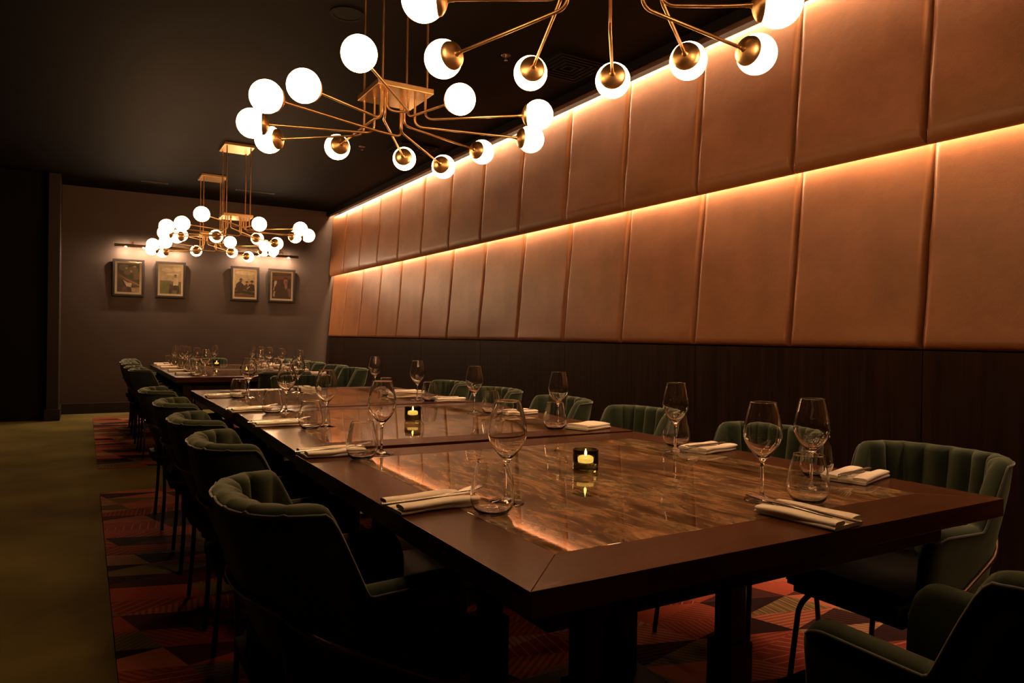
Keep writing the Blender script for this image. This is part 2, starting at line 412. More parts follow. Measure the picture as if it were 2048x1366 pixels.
# right wall: dark wainscot below, two rows of tilted padded leather panels above
wall_right = struct('wall_right', MB().box(3.52, 3.66, Y_FRONT, YB, 0, ZC).mesh('wall_right', M['paint_black']))
PITCH_Y = 0.7344; SEAM0 = 1.925
K0 = -6
y_seams = [SEAM0+PITCH_Y*k for k in range(K0, 14)]
y_seams[-1] = YB-0.012
def padded_panel(w, xb, zb, xt, zt, T, seed, roll=0.035):
    """a padded panel: local y across, z up; the face leans out at the bottom, rounded at all edges"""
    rnd = random.Random(seed)
    r = 0.035
    def edges(length):
        ts = [0, .002, .006, .012, .020, .030, .042, .058, .075, .092]
        mid = [0.12, 0.25, 0.4, 0.5, 0.6, 0.75, 0.88]
        return [t for t in ts]+[length*q for q in mid if 0.05 < length*q < length-0.05]+[length-t for t in reversed(ts)]
    us = edges(w); hh = zt-zb; vs_ = edges(hh)
    ph = [rnd.uniform(0, 6.28) for _ in range(6)]
    v = []
    def prof(t):
        t = max(0, min(1, t/r)); return math.sqrt(max(0, 1-(1-t)**2))
    nu, nv = len(us), len(vs_)
    for j, z in enumerate(vs_):
        for i, u in enumerate(us):
            e = min(prof(u), prof(w-u))*0.78+0.22
            e2 = min(prof(z*r/roll), prof(hh-z))
            d = T*min(e, e2) if e2 < e else T*e*min(1, e2+0.0)
            wob = 0.0022*math.sin(9*z+ph[0])*math.sin(5*u+ph[1])+0.0012*math.sin(23*z+ph[2])
            edge = 0.0035*(math.sin(13*z+ph[3])+0.6*math.sin(31*z+ph[4])) if i in (0, nu-1, 1, nu-2, 2, nu-3) else 0
            x = xb+(xt-xb)*(z/hh)
            v.append((x+T-d+wob*(1 if 3 < i < nu-4 else 0), u+edge*(0.6 if i < nu/2 else 0.6), zb+z))
    f = [(j*nu+i, j*nu+i+1, (j+1)*nu+i+1, (j+1)*nu+i) for j in range(nv-1) for i in range(nu-1)]
    o = len(v)
    for j in (0, nv-1):
        for i in (0, nu-1):
            z = vs_[j]; v.append((xb+(xt-xb)*(z/hh)+T+0.006, us[i], zb+z))
    a, b, c, d = o, o+1, o+2, o+3
    f += [tuple([a]+list(range(0, nu))+[b]), tuple([d]+[(nv-1)*nu+i for i in range(nu-1, -1, -1)]+[c]),
          tuple([c]+[j*nu for j in range(nv-1, -1, -1)]+[a]), tuple([b]+[j*nu+nu-1 for j in range(nv)]+[d]), (a, b, d, c)]
    return MB().add(v, f).mesh('leather_panel', M['leather'], smooth=True, angle=1.0)
for k in range(len(y_seams)-1):
    y0, y1 = y_seams[k], y_seams[k+1]
    for row, (xb, zb, xt, zt, T) in enumerate(((3.37, 1.105, 3.456, 2.125, 0.050), (3.368, 2.075, 3.432, 3.045, 0.050))):
        obj('leather_panel', padded_panel(y1-y0-0.004, xb, zb, xt, zt, T, k*2+row, (0.03, 0.085)[row]), wall_right, (0, y0+0.002, 0))
# wainscot boards, each two panels wide
for k in range(0, len(y_seams)-1, 2):
    y0, y1 = y_seams[k], y_seams[min(k+2, len(y_seams)-1)]
    obj('wood_panel', MB().box(XW, 3.50, y0+0.0015, y1-0.0015, 0.14, 1.10).mesh('wood_panel', M['wainscot'], bevel=0.002), wall_right)
struct('baseboard_right', MB().box(XW-0.018, 3.50, y_seams[0], YB-0.022, 0, 0.139).mesh('baseboard_right', M['base'], bevel=0.004))
# ceiling trim that hides the upper strip
struct('trim_1', MB().box(3.325, 3.385, Y_FRONT, YB, 3.035, ZC).mesh('trim_1', M['paint_black'], bevel=0.003))
strip = obj('led_strip', MB().box(3.392, 3.412, y_seams[0], YB-0.03, 3.072, 3.082).mesh('led_strip', M['led']))
tag(strip, 'warm light strip above the upper row of leather wall panels', 'light strip')
strip = obj('led_strip', MB().box(3.432, 3.444, y_seams[0], YB-0.03, 2.134, 2.142).mesh('led_strip', M['led_mid']))
tag(strip, 'warm light strip behind the lower lip of upper leather panels', 'light strip')

# patterned carpets let into the olive carpet
for (y0, y1, lab) in ((-1.4, 5.765, 'red and olive geometric patterned carpet under the long three-part table'),
                      (6.79, 10.865, 'red and olive geometric patterned carpet under table beside framed photos')):
    o = obj('patterned_carpet', MB().box(0.0, 2.95, 0.0, y1-y0, 0.0, 0.006).mesh('patterned_carpet', M['pattern']), None, (0.108, y0, 0))
    tag(o, lab, 'carpet', 'patterned carpets')

# ceiling fittings
t = empty('ceiling_speaker', 'round black speaker grille set in the dark ceiling', 'speaker', (1.37, 4.35, ZC))
obj('rim', MB().lathe([(0.085, 0), (0.085, -0.006), (0.105, -0.006), (0.105, 0)], 40, True).mesh('rim', M['grille'], smooth=True, angle=.6), t)
obj('grille', MB().lathe([(0.0, -0.004), (0.085, -0.004), (0.085, 0), (0, 0)], 40).mesh('grille', M['grille']), t)
def diffuser(x, y, lab):
    t = empty('air_diffuser', lab, 'air vent', (x, y, ZC), 0, 'ceiling air diffusers')
    for k, h in enumerate((0.21, 0.17, 0.13, 0.09, 0.05)):
        mb = MB(); w = 0.016
        for sx, sy in ((1, 0), (-1, 0), (0, 1), (0, -1)):
            if sx: mb.box(min(sx*h, sx*(h-w)), max(sx*h, sx*(h-w)), -h, h, -0.02, 0)
            else: mb.box(-h+w, h-w, min(sy*h, sy*(h-w)), max(sy*h, sy*(h-w)), -0.02, 0)
        obj('louvre', mb.mesh('louvre', M['grille']), t)
diffuser(3.0, 4.30, 'square louvred air diffuser in the ceiling near the speaker')
diffuser(2.95, 7.06, 'square louvred air diffuser in the ceiling near the framed photos')
for x, y, w, lab in ((0.78, 10.56, .16, 'narrow slot vent in ceiling over the horse rider photo side'), (2.02, 10.43, .26, 'wider slot vent in ceiling close to leather wall')):
    t = empty('slot_vent', lab, 'air vent', (x, y, ZC), 0, 'ceiling slot vents')
    obj('frame', MB().box(-w, w, -.05, -.03, -.008, 0).box(-w, w, .03, .05, -.008, 0).box(-w, -w+.02, -.03, .03, -.008, 0).box(w-.02, w, -.03, .03, -.008, 0).mesh('frame', M['jamb']), t)
    obj('blade', MB().box(-w+.02, w-.02, -.006, .006, -.006, 0).mesh('blade', M['base']), t)
for x, y, lab in ((2.52, 4.38, 'small sprinkler head in ceiling beside the first air diffuser'), (2.48, 7.3, 'small sprinkler head in ceiling beside the second air diffuser')):
    t = empty('sprinkler_head', lab, 'sprinkler', (x, y, ZC), 0, 'ceiling sprinkler heads')
    obj('escutcheon', MB().lathe([(0, -.004), (.03, -.004), (.034, 0), (0, 0)], 20).mesh('escutcheon', M['bronze']), t)
    obj('deflector', MB().lathe([(.006, -.004), (.006, -.03), (.014, -.032), (.014, -.035), (0, -.035)], 16).mesh('deflector', M['steel']), t)

# ------------------------------------------------------------------ tables
TZ = 0.74; TS = 1.428; MG = 0.146
def table(x, y, rz, z, lab, legs, group):
    """x,y: corner with the smallest x and y"""
    t = empty('dining_table', lab, 'table', (x, y, 0), rz, group)
    th = 0.045; g = 0.0006; S = TS
    rects = [((0,0),(S,0),(S-MG,MG),(MG,MG),'wood_x'), ((S,0),(S,S),(S-MG,S-MG),(S-MG,MG),'wood_y'),
             ((S,S),(0,S),(MG,S-MG),(S-MG,S-MG),'wood_x'), ((0,S),(0,0),(MG,MG),(MG,S-MG),'wood_y')]
    for a, b, c, d, mt in rects:
        cx = (a[0]+b[0]+c[0]+d[0])/4; cy = (a[1]+b[1]+c[1]+d[1])/4
        pts = []
        for p in (a, b, c, d):
            q = Vector((p[0]-cx, p[1]-cy)); pts.append((cx+q.x*(1-g), cy+q.y*(1-g)))
        obj('border_board', MB().prism(pts, z-th, z).mesh('border_board', M[mt], bevel=0.0010), t)
    obj('stone_inlay', MB().box(MG+.0008, S-MG-.0008, MG+.0008, S-MG-.0008, z-.03, z-.0004).mesh('stone_inlay', M['stone'], bevel=0.0012), t)
    ap = MB(); i0, i1 = 0.10, S-0.10; w = 0.03; za, zb = z-th-0.075, z-th
    ap.box(i0, i1, i0, i0+w, za, zb).box(i0, i1, i1-w, i1, za, zb).box(i0, i0+w, i0+w, i1-w, za, zb).box(i1-w, i1, i0+w, i1-w, za, zb)
    obj('apron', ap.mesh('apron', M['wood_leg'], bevel=0.002), t)
    if legs == 'pedestal':
        for sx in (-1, 1):
            for sy in (-1, 1):
                cx, cy = S/2+sx*0.25, S/2+sy*0.24
                lg = obj('leg', MB().box(cx-.03, cx+.03, cy-.03, cy+.03, .28, z-th).mesh('leg', M['wood_leg'], bevel=0.003), t)
                obj('sleeve', MB().box(cx-.044, cx+.044, cy-.044, cy+.044, 0.02, .30).mesh('sleeve', M['wood_leg'], bevel=0.004), lg)
        obj('foot_plate', MB().box(S/2-.33, S/2+.33, S/2-.32, S/2+.32, 0.006, 0.03).mesh('foot_plate', M['black_metal'], bevel=0.004), t)
        for sy in (-1, 1):
            cy = S/2+sy*.24
            obj('brace', MB().box(S/2-.28, S/2+.28, cy-.033, cy+.033, z-th-.06, z-th).mesh('brace', M['wood_leg'], bevel=0.002), t)
    else:
        for cx in (0.10, S-0.10):
            for cy in (0.10, S-0.10):
                obj('leg', MB().box(cx-.035, cx+.035, cy-.035, cy+.035, .006, z-th).mesh('leg', M['wood_leg'], bevel=0.003), t)
    return t
G_TAB = 'stone-topped square tables pushed together'
table(0.594, 0.931, 0, TZ, 'brown stone-topped square table at the end away from the framed photos', 'pedestal', G_TAB)
table(0.612, 2.440, -0.032, TZ, 'brown stone-topped square table in the middle of the long run', 'pedestal', G_TAB)
table(0.632, 3.885, 0.004, TZ, 'brown stone-topped square table closing the long run, before the gap', 'pedestal', G_TAB)
table(0.690, 6.860, 0, TZ, 'square stone-topped table of the far pair, next to the gap', 'corner', G_TAB)
table(0.690, 8.310, 0, TZ, 'square stone-topped table nearest to the framed photo wall', 'corner', G_TAB)

# ------------------------------------------------------------------ chairs
def chair_parts():
    w, xs, xe = 0.232, 0.205, 0.50
    HT, HA, ZB = 0.795, 0.612, 0.345
    path = []
    n = 34
    for i in range(n): path.append((xe+(xs-xe)*i/n, w))
    n = 76; ex = 2/2.7
    for i in range(n+1):
        a = PI/2+PI*i/n
        c, s = math.cos(a), math.sin(a)
        path.append((xs+xs*math.copysign(abs(c)**ex, c), w*math.copysign(abs(s)**ex, s)))
    n = 34
    for i in range(1, n+1): path.append((xs+(xe-xs)*i/n, -w))
    P = [Vector(p) for p in path]; K = len(P)
    arc = [0]
    for i in range(1, K): arc.append(arc[-1]+(P[i]-P[i-1]).length)
    tot = arc[-1]
    def height(x):
        t = (x-0.168)/0.090
        a = HA+(HT-HA)*(1.06-t*1.06)
        k = 0.018
        h = -k*math.log(math.exp(-a/k)+math.exp(-HT/k))      # soft min with the back height
        k = 0.006
        hb = HA+0.010*max(0, x-.26)/.24
        h = k*math.log(math.exp((h-hb)/k)+1)+hb if h-hb < .2 else h
        if x > xe-0.06:
            q = (x-(xe-0.06))/0.06
            h -= 0.075*(1-math.sqrt(max(0, 1-q*q)))
        return h
    # flutes are counted along the back between the wing tips
    iw = [i for i in range(K) if P[i].x < 0.17]
    s0, s1 = arc[iw[0]], arc[iw[-1]]
    NF = 8
    def taper(z):
        q = max(0, HT-z)
        return 0.070*(q/0.26)**1.8 if q < .26 else 0.070+(q-.26)*0.36
    rings = []; rim_line = []
    for i in range(K):
        p = P[i]
        t = (P[min(i+1, K-1)]-P[max(i-1, 0)]).normalized()
        nr = Vector((t.y, -t.x))                       # inward normal candidate
        ctr = Vector((0.25, 0))
        if nr.dot(ctr-p) < 0: nr = -nr
        h = height(p.x)
        zb_ = 0.275+0.085*max(0, min(1, (p.x-.12)/.30))
        back = min(1, abs(nr.x)*1.1+0.35)
        u = (arc[i]-s0)/(s1-s0)
        onb = max(0, min(1, u*14+.6, (1-u)*14+.6))
        fl = abs(math.sin(PI*NF*u)) if 0 <= u <= 1 else 0
        th = 0.050+onb*(0.026*(fl**0.55)-0.014)
        endq = min(i, K-1-i)
        if endq < 6: th *= math.sqrt(max(0.02, 1-((6-endq)/6)**2))*0.9+0.1; 
        sh = (0.050-th)/2 if endq < 6 else 0
        r = min(0.022, th*0.45)
        ring = []
        nz = 8
        for k in range(nz):
            z = zb_+(h-r-zb_)*k/(nz-1); ring.append((taper(z)*back+sh, z))
        d0 = taper(h-r)*back+sh
        for k in range(1, 6):
            a = PI-PI*k/6
            ring.append((d0+th/2+th/2*math.cos(a), h-r+r*math.sin(a)))
        for k in range(nz):
            z = h-r+(0.40-(h-r))*k/(nz-1)
            ring.append((taper(z)*back*0.55+d0*0.45+sh+th+0.03*(h-z)*onb, z))
        rings.append([(p.x+nr.x*d, p.y+nr.y*d, z) for d, z in ring])
        rim_line.append((p.x+nr.x*(d0-0.001), p.y+nr.y*(d0-0.001), h-r+0.004))
    M_ = len(rings[0]); v = [q for r in rings for q in r]
    f = [(i*M_+j, (i+1)*M_+j, (i+1)*M_+j+1, i*M_+j+1) for i in range(K-1) for j in range(M_-1)]
    f += [(i*M_+M_-1, (i+1)*M_+M_-1, (i+1)*M_, i*M_) for i in range(K-1)]
    f += [tuple(range(M_)), tuple((K-1)*M_+j for j in range(M_-1, -1, -1))]
    shell = MB().add(v, f).mesh('shell', M['velvet'], smooth=True, angle=1.2)
    pipe = MB().tube(rim_line[2:-2], 0.0036, 6).mesh('piping', M['seam'], smooth=True)
    # seat: soft box
    bm = bmesh.new(); bmesh.ops.create_cube(bm, size=1)
    for q in bm.verts:
        q.co.x = 0.335+q.co.x*0.53; q.co.y = q.co.y*(0.40 if q.co.x > .3 else 0.34); q.co.z = 0.408+q.co.z*0.09
    bmesh.ops.bevel(bm, geom=bm.edges[:], offset=0.028, segments=4, affect='EDGES')
    for fc in bm.faces: fc.smooth = True
    seat = bpy.data.meshes.new('seat'); bm.to_mesh(seat); bm.free(); seat.materials.append(M['seat'])
    # the steel bar that hugs the outside of the back, and the legs
    bar = []
    for i in range(K):
        p = P[i]
        if p.x > 0.46: continue
        t = (P[min(i+1, K-1)]-P[max(i-1, 0)]).normalized(); nr = Vector((t.y, -t.x))
        if nr.dot(Vector((0.25, 0))-p) < 0: nr = -nr
        back = min(1, abs(nr.x)*1.1+0.35); zz = max(0.37, 0.60-0.55*max(0, p.x-.02))
        d = taper(zz)*back-0.004
        bar.append((p.x+nr.x*d, p.y+nr.y*d, zz))
    framebar = MB().tube(bar, 0.0075, 8).mesh('frame_bar', M['bronze'], smooth=True)
    legs = []
    for s in (1, -1):
        legs.append(MB().tube(fillet([(0.36, s*0.13, .355), (0.475, s*0.165, .352), (0.505, s*0.20, .30), (0.535, s*0.215, 0.006)], 0.05), 0.009, 8).mesh('leg', M['black_metal'], smooth=True))
        top = min((q for q in bar if q[1]*s > 0), key=lambda q: abs(q[0]-.105))
        legs.append(MB().tube(fillet([top, (top[0]+.022, top[1]-s*.010, .36), (0.125, s*0.198, .20), (0.112, s*0.205, 0.006)], 0.08), 0.009, 8).mesh('leg', M['black_metal'], smooth=True))
    return shell, pipe, seat, framebar, legs
SHELL, PIPE, SEAT, FBAR, LEGS = chair_parts()
def make_chair():
    t = empty('tub_chair', 'chair', 'chair', (0,0,0), 0, 'green velvet tub chairs')
    obj('shell', SHELL, t); obj('seat', SEAT, t); obj('piping', PIPE, t); obj('frame_bar', FBAR, t)
    for lg in LEGS: obj('leg', lg, t)
    return t
_first = [None]
def chair(x, y, rz, lab):
    if _first[0] is None:
        _first[0] = make_chair(); c = _first[0]
        c.location = (x, y, 0.006); c.rotation_euler = (0,0,rz); c['label'] = lab
        return c
    return copy_tree(_first[0], lab, (x, y, 0.006), rz)
ORD = ['first', 'second', 'third', 'fourth', 'fifth', 'sixth']
END = 'from end opposite photos'
for i, (x, y, a) in enumerate(((.238, 1.60, .02), (.283, 2.455, -.01), (.287, 3.115, .02), (.290, 3.86, -.02), (.276, 4.70, .01))):
    chair(x, y, a, f'green velvet tub chair, olive carpet side of long table, {ORD[i]} {END}')
for i, (x, y, a) in enumerate(((2.45, 1.275, .0), (2.44, 1.89, .04), (2.45, 2.66, .0), (2.44, 3.325, -.03), (2.45, 4.09, .03), (2.47, 4.84, -.02))):
    chair(x, y, PI+a, f'green velvet tub chair, leather wall side of long table, {ORD[i]} {END}')
chair(1.38, 0.385, PI/2+.03, 'green velvet tub chair heading the long table at the end away from photos')
chair(1.50, 5.975, -PI/2-.03, 'green velvet tub chair heading the long table at the end by the gap')
for i, (x, y) in enumerate(((.345, 7.30), (.335, 7.90), (.345, 8.70), (.35, 9.28), (.40, 9.93))):
    chair(x, y, 0, f'green velvet tub chair, olive carpet side of far table pair, {ORD[i]} from the gap')
for i, (x, y) in enumerate(((2.50, 7.15), (2.52, 7.85), (2.52, 8.72), (2.52, 9.33), (2.52, 9.93))):
    chair(x, y, PI, f'green velvet tub chair, leather wall side of far table pair, {ORD[i]} from the gap')
chair(1.56, 6.44, PI/2, 'green velvet tub chair at the head of far table pair, back to the gap')
chair(1.42, 10.42, -PI/2, 'green velvet tub chair at head of far table pair, under the framed photos')

# ------------------------------------------------------------------ tableware
def wine_glass_mesh():
    h = 0.242; t = 0.0017
    out = [(0.0, 0), (0.0405, 0.0), (0.0418, 0.0002), (0.0425, 0.0009), (0.0420, 0.0016), (0.040, 0.0020), (0.022, 0.005), (0.009, 0.0085), (0.0050, 0.016), (0.0040, 0.035),
           (0.0040, 0.080), (0.0048, 0.094), (0.010, 0.102), (0.021, 0.113), (0.0325, 0.127), (0.0415, 0.143), (0.0460, 0.158), (0.0466, 0.170),
           (0.0445, 0.187), (0.0405, 0.206), (0.0358, 0.226), (0.0326, h-.003), (0.0322, h-.0006)]
    inn = [(0.0322-.0002, h-.0001), (0.0322-t/2, h), (0.0322-t+.0002, h-.0001), (0.0322-t, h-.0006), (0.0326-t, h-.003), (0.0358-t, 0.226), (0.0405-t, 0.206), (0.0445-t, 0.187), (0.0466-t, 0.170), (0.0460-t, 0.158), (0.0415-t, 0.143),
           (0.0325-t, 0.1285), (0.021-t, 0.1155), (0.010, 0.1085), (0.0, 0.1065)]
    return MB().lathe(out+inn, 40).mesh('wine_glass', M['glass'], smooth=True, merge=True)
def tumbler_mesh():
    t = 0.0019; h = 0.118
    out = [(0, 0), (0.024, 0), (0.0265, 0.0002), (0.034, 0.003), (0.043, 0.013), (0.0485, 0.027), (0.0500, 0.038), (0.0485, 0.055), (0.0445, 0.080), (0.0395, 0.103), (0.0370, h-.003), (0.0365, h-.0006)]
    inn = [(0.0365-.0002, h-.0001), (0.0365-t/2, h), (0.0365-t+.0002, h-.0001), (0.0365-t, h-.0006), (0.0370-t, h-.003), (0.0395-t, 0.103), (0.0445-t, 0.080), (0.0485-t, 0.055), (0.0500-t, 0.038), (0.0485-t, 0.027), (0.043-t, 0.0155), (0.034, 0.0085), (0.022, 0.006), (0, 0.0055)]
    return MB().lathe(out+inn, 40).mesh('tumbler', M['glass'], smooth=True, merge=True)
WINE, TUMB = wine_glass_mesh(), tumbler_mesh()

def soft_slab(x0, x1, y0, y1, z0, z1, rnd, droop=0.0, bulge=0.0):
    """cloth fold: rounded slab with a gently uneven top"""
    nx, ny = 14, 8; r = (z1-z0)/2
    top = []; bot = []
    ph = [rnd.uniform(0, 6.28) for _ in range(4)]
    mb = MB(); v = []; f = []
    sec = 10
    # closed cross-section swept along x
    for i in range(nx+1):
        x = x0+(x1-x0)*i/nx
        e = min(i, nx-i)
        s = 1 if e > 1 else (0.92 if e == 1 else 0.78)
        yy0 = y0+0.003*math.sin(ph[0]+x*30); yy1 = y1+0.003*math.sin(ph[1]+x*26)
        cz = (z0+z1)/2+0.0010*math.sin(ph[2]+x*40)+droop*((x-x0)/(x1-x0))
        hz = r*s
        ring = []
        for k in range(5):
            a = PI/2+PI*k/4
            ring.append((x, yy0+r+r*math.cos(a), cz+hz*math.sin(a)))
        for k in range(5):
            a = -PI/2+PI*k/4
            ring.append((x, yy1-r+r*math.cos(a), cz+hz*math.sin(a)))
        mid = (yy0+yy1)/2
        ring.append((x, mid+(yy1-yy0)*.22, cz+hz+bulge*.8)); ring.append((x, mid-(yy1-yy0)*.22, cz+hz+bulge))
        v += ring
    m_ = 12
    for i in range(nx):
        for k in range(m_):
            k2 = (k+1) % m_
            f.append((i*m_+k, i*m_+k2, (i+1)*m_+k2, (i+1)*m_+k))
    f.append(tuple(range(m_))); f.append(tuple(nx*m_+k for k in range(m_-1, -1, -1)))
    return mb.add(v, f)
def napkin_meshes(seed):
    rnd = random.Random(seed)
    base = soft_slab(-.098, .095, -.056, .056, 0.0005, .0105, rnd).mesh('lower_fold', M['napkin'], smooth=True, angle=1.1)
    fa = soft_slab(-.099, .092, .018, .058, .0098, .0205, rnd, bulge=.001).mesh('flap', M['napkin'], smooth=True, angle=1.1)
    fb = soft_slab(-.094, .098, -.058, -.018, .0098, .0205, rnd, bulge=.0012).mesh('flap', M['napkin'], smooth=True, angle=1.1)
    return base, fa, fb
NAPS = [napkin_meshes(s) for s in (3, 5, 9)]
def flat_napkin():
    rnd = random.Random(21)
    return (soft_slab(-.085, .085, -.062, .060, 0.0005, .0125, rnd).mesh('lower_fold', M['napkin'], smooth=True, angle=1.1),
            soft_slab(-.083, .078, -.060, .058, .0118, .0225, rnd, bulge=.003).mesh('flap', M['napkin'], smooth=True, angle=1.1))
NAPFLAT = flat_napkin()

def strip_solid(outline, zf, th):
    """flat implement: outline [(x, halfwidth)], lifted along zf(x), with thickness th"""
    v = []; f = []
    for x, hw in outline:
        z = zf(x); v += [(x, -hw, z), (x, hw, z), (x, hw*.8, z+th), (x, -hw*.8, z+th)]
    n = len(outline)
    for i in range(n-1):
        for k in range(4):
            k2 = (k+1) % 4
            f.append((i*4+k, i*4+k2, (i+1)*4+k2, (i+1)*4+k))
    f += [(3, 2, 1, 0), tuple((n-1)*4+k for k in range(4))]
    return v, f
def fork_mesh():
    zf = lambda x: 0.006*max(0, (x-.02)/.08)*max(0, (x-.02)/.08)*math.sin(max(0, min(1, (x-.02)/.1))*PI)
    mb = MB()
    mb.add(*strip_solid([(-.105, .006), (-.100, .0085), (-.07, .0072), (-.02, .0036), (.02, .0032), (.035, .0060), (.045, .0110), (.055, .0122)], zf, .0026))
    for k in range(4):
        y = -.0102+k*.0068
        v, f = strip_solid([(.054, .0024), (.075, .0021), (.098, .0012)], zf, .0022)
        mb.add([(a, b+y, c) for a, b, c in v], f)
    return mb.mesh('fork', M['steel'], smooth=True, angle=.7)
def knife_mesh():
    mb = MB()
    mb.add(*strip_solid([(-.115, .0052), (-.110, .0070), (-.07, .0068), (-.02, .0058), (0.0, .0050), (.006, .0062), (.04, .0092), (.08, .0088), (.105, .0050), (.115, .0012)], lambda x: 0.0, .0032))
    return mb.mesh('knife', M['steel'], smooth=True, angle=.7)
FORK, KNIFE = fork_mesh(), knife_mesh()

def setting(where, nap, tum, wine, rz, seed, cutlery=True, flat=False, nap_rot=0.0):
    """napkin (with cutlery), tumbler and wine glass; rz is where the diner looks"""
    z = TZ+0.0
    if nap:
        t = empty('napkin', f'folded cream napkin, {where}', 'napkin', (nap[0], nap[1], z), rz+nap_rot, 'cream napkins')
        if flat:
            obj('lower_fold', NAPFLAT[0], t); obj('flap', NAPFLAT[1], t)
        else:
            ms = NAPS[seed % 3]
            obj('lower_fold', ms[0], t); obj('flap', ms[1], t); obj('flap', ms[2], t)
        if cutlery:
            c, s = math.cos(rz+nap_rot), math.sin(rz+nap_rot)
            def put(name, me, dx, dy, da, lab, cat, dz, tilt):
                o = obj(name, me, None, (nap[0]+c*dx-s*dy, nap[1]+s*dx+c*dy, z+dz), (0, -tilt, rz+nap_rot+da))
                tag(o, f'{lab}, {where}', cat, 'cutlery on the napkins')
            put('fork', FORK, 0.046, 0.004, 0.09, 'steel fork on napkin', 'fork', .0195, 0.06)
            put('knife', KNIFE, -0.006, -0.008, -0.03, 'steel knife on napkin', 'knife', .0185, 0.02)
    if tum:
        o = obj('tumbler', TUMB, None, (tum[0], tum[1], z+.0003)); tag(o, f'clear stemless tumbler, {where}', 'glass', 'clear tumblers')
    if wine:
        o = obj('wine_glass', WINE, None, (wine[0], wine[1], z+.0003)); tag(o, f'clear stemmed wine glass, {where}', 'wine glass', 'stemmed wine glasses')
LS = [((.690, 1.519), (.781, 1.386), (.865, 1.468)), ((.700, 2.318), (.760, 2.195), (.85, 2.262)), ((.716, 3.165), (.811, 2.986), (.892, 3.042)),
      ((.724, 3.80), (.800, 3.640), (.884, 3.715)), ((.738, 4.690), (.805, 4.570), (.872, 4.619))]
for i, (a, b, c) in enumerate(LS):
    setting(f'{ORD[i]} place from end opposite photos, olive carpet side of long table', a, b, c, 0.0, i, True, False, (.05, .02, -.02, .03, 0)[i])
RS = [((1.915, 1.267), (1.840, 1.350), (1.659, 1.228)), ((1.918, 1.845), (1.880, 1.965), (1.791, 1.877)), ((1.895, 2.525), (1.793, 2.625), (1.826, 2.655)),
      ((1.915, 3.165), (1.802, 3.225), (1.735, 3.288)), ((1.915, 3.985), (1.800, 3.99), (1.756, 4.075)), ((1.900, 4.62), (1.70, 4.46), (1.795, 4.93))]
for i, (a, b, c) in enumerate(RS):
    if i == 2: b = (1.745, 2.56)
    setting(f'{ORD[i]} place from end opposite photos, leather wall side of long table', a, b, c, PI, i+1, i != 2, i == 2, (.25, .2, .3, .1, .05, 0)[i])
setting('at the head of the long table away from photos', (1.379, 1.030), (1.522, 1.135), (1.440, 1.205), PI/2, 1, True, False, .10)
setting('at the head of the long table by the gap', (1.36, 5.17), None, (1.241, 4.90), -PI/2, 2, True, False, .05)
for i, (a, b, c) in enumerate((((.81, 7.27), (.885, 7.14), (.955, 7.08)), ((.81, 7.92), (.905, 7.83), (.985, 7.90)), ((.80, 8.63), (.905, 8.44), (.99, 8.72)),
                               ((.80, 9.17), (.90, 9.02), (.98, 9.06)), ((.81, 9.66), (.865, 9.47), (.945, 9.53)))):
    setting(f'{ORD[i]} place from gap, olive carpet side of far table pair', a, b, c, 0, i, False, True)
for i, (a, b, c) in enumerate((((1.99, 7.16), (1.90, 7.20), (1.82, 7.13)), ((1.99, 7.75), (1.90, 7.88), (1.80, 7.78)), ((1.99, 8.35), (1.90, 8.45), (1.80, 8.38)),
                               ((1.99, 8.95), (1.90, 9.0), (1.82, 8.92)), ((1.99, 9.48), (1.90, 9.55), (1.83, 9.50)))):
    setting(f'{ORD[i]} place from gap, leather wall side of far table pair', a, b, c, PI, i, False, True)
setting('at the head of far table pair, under the framed photos', None, (1.30, 9.40), (1.40, 9.57), -PI/2, 0, False, True)
setting('at the head of far table pair, back to the gap', None, (1.50, 7.20), (1.43, 7.06), PI/2, 0, False, True)

# votive candles
VOT = MB().lathe([(0, 0), (.034, 0), (.0372, .003), (.0378, .010), (.0378, .064), (.0372, .066), (.0335, .066), (.0328, .063), (.0325, .030), (.030, .026), (0, .0255)], 36).mesh('candle_holder', M['votive'], smooth=True, merge=True, angle=.9)
WAX = MB().lathe([(0, 0), (.0240, 0), (.0245, .002), (.0245, .010), (.0230, .0115), (.006, .0105), (0, .0105)], 24).mesh('wax', M['wax'], smooth=True, merge=True, angle=.9)
WICK = MB().tube([(0, 0, .010), (.0006, 0, .018)], .0008, 5).mesh('wick', M['grille'])
FLAME = MB().lathe([(0, .0135), (.0024, .016), (.0040, .021), (.0036, .027), (.0019, .034), (0, .041)], 12).mesh('flame', M['flame'], smooth=True, merge=True)
for x, y, lab in ((1.275, 1.708, 'on the table away from the photos'), (1.315, 3.10, 'on the middle table of the long run'),
                  (1.375, 7.53, 'on the far table next to the gap'), (1.36, 9.15, 'on the table nearest the framed photos')):
    o = obj('candle_holder', VOT, None, (x, y, TZ+.0003)); tag(o, f'dark green glass votive holder {lab}', 'candle holder', 'votive candle holders')
    t = empty('tealight_candle', f'lit tealight candle inside votive holder {lab}', 'candle', (x, y, TZ+.0262), 0, 'tealight candles')
    w_ = obj('wax', WAX, t); obj('wick', WICK, t); obj('flame', FLAME, t)

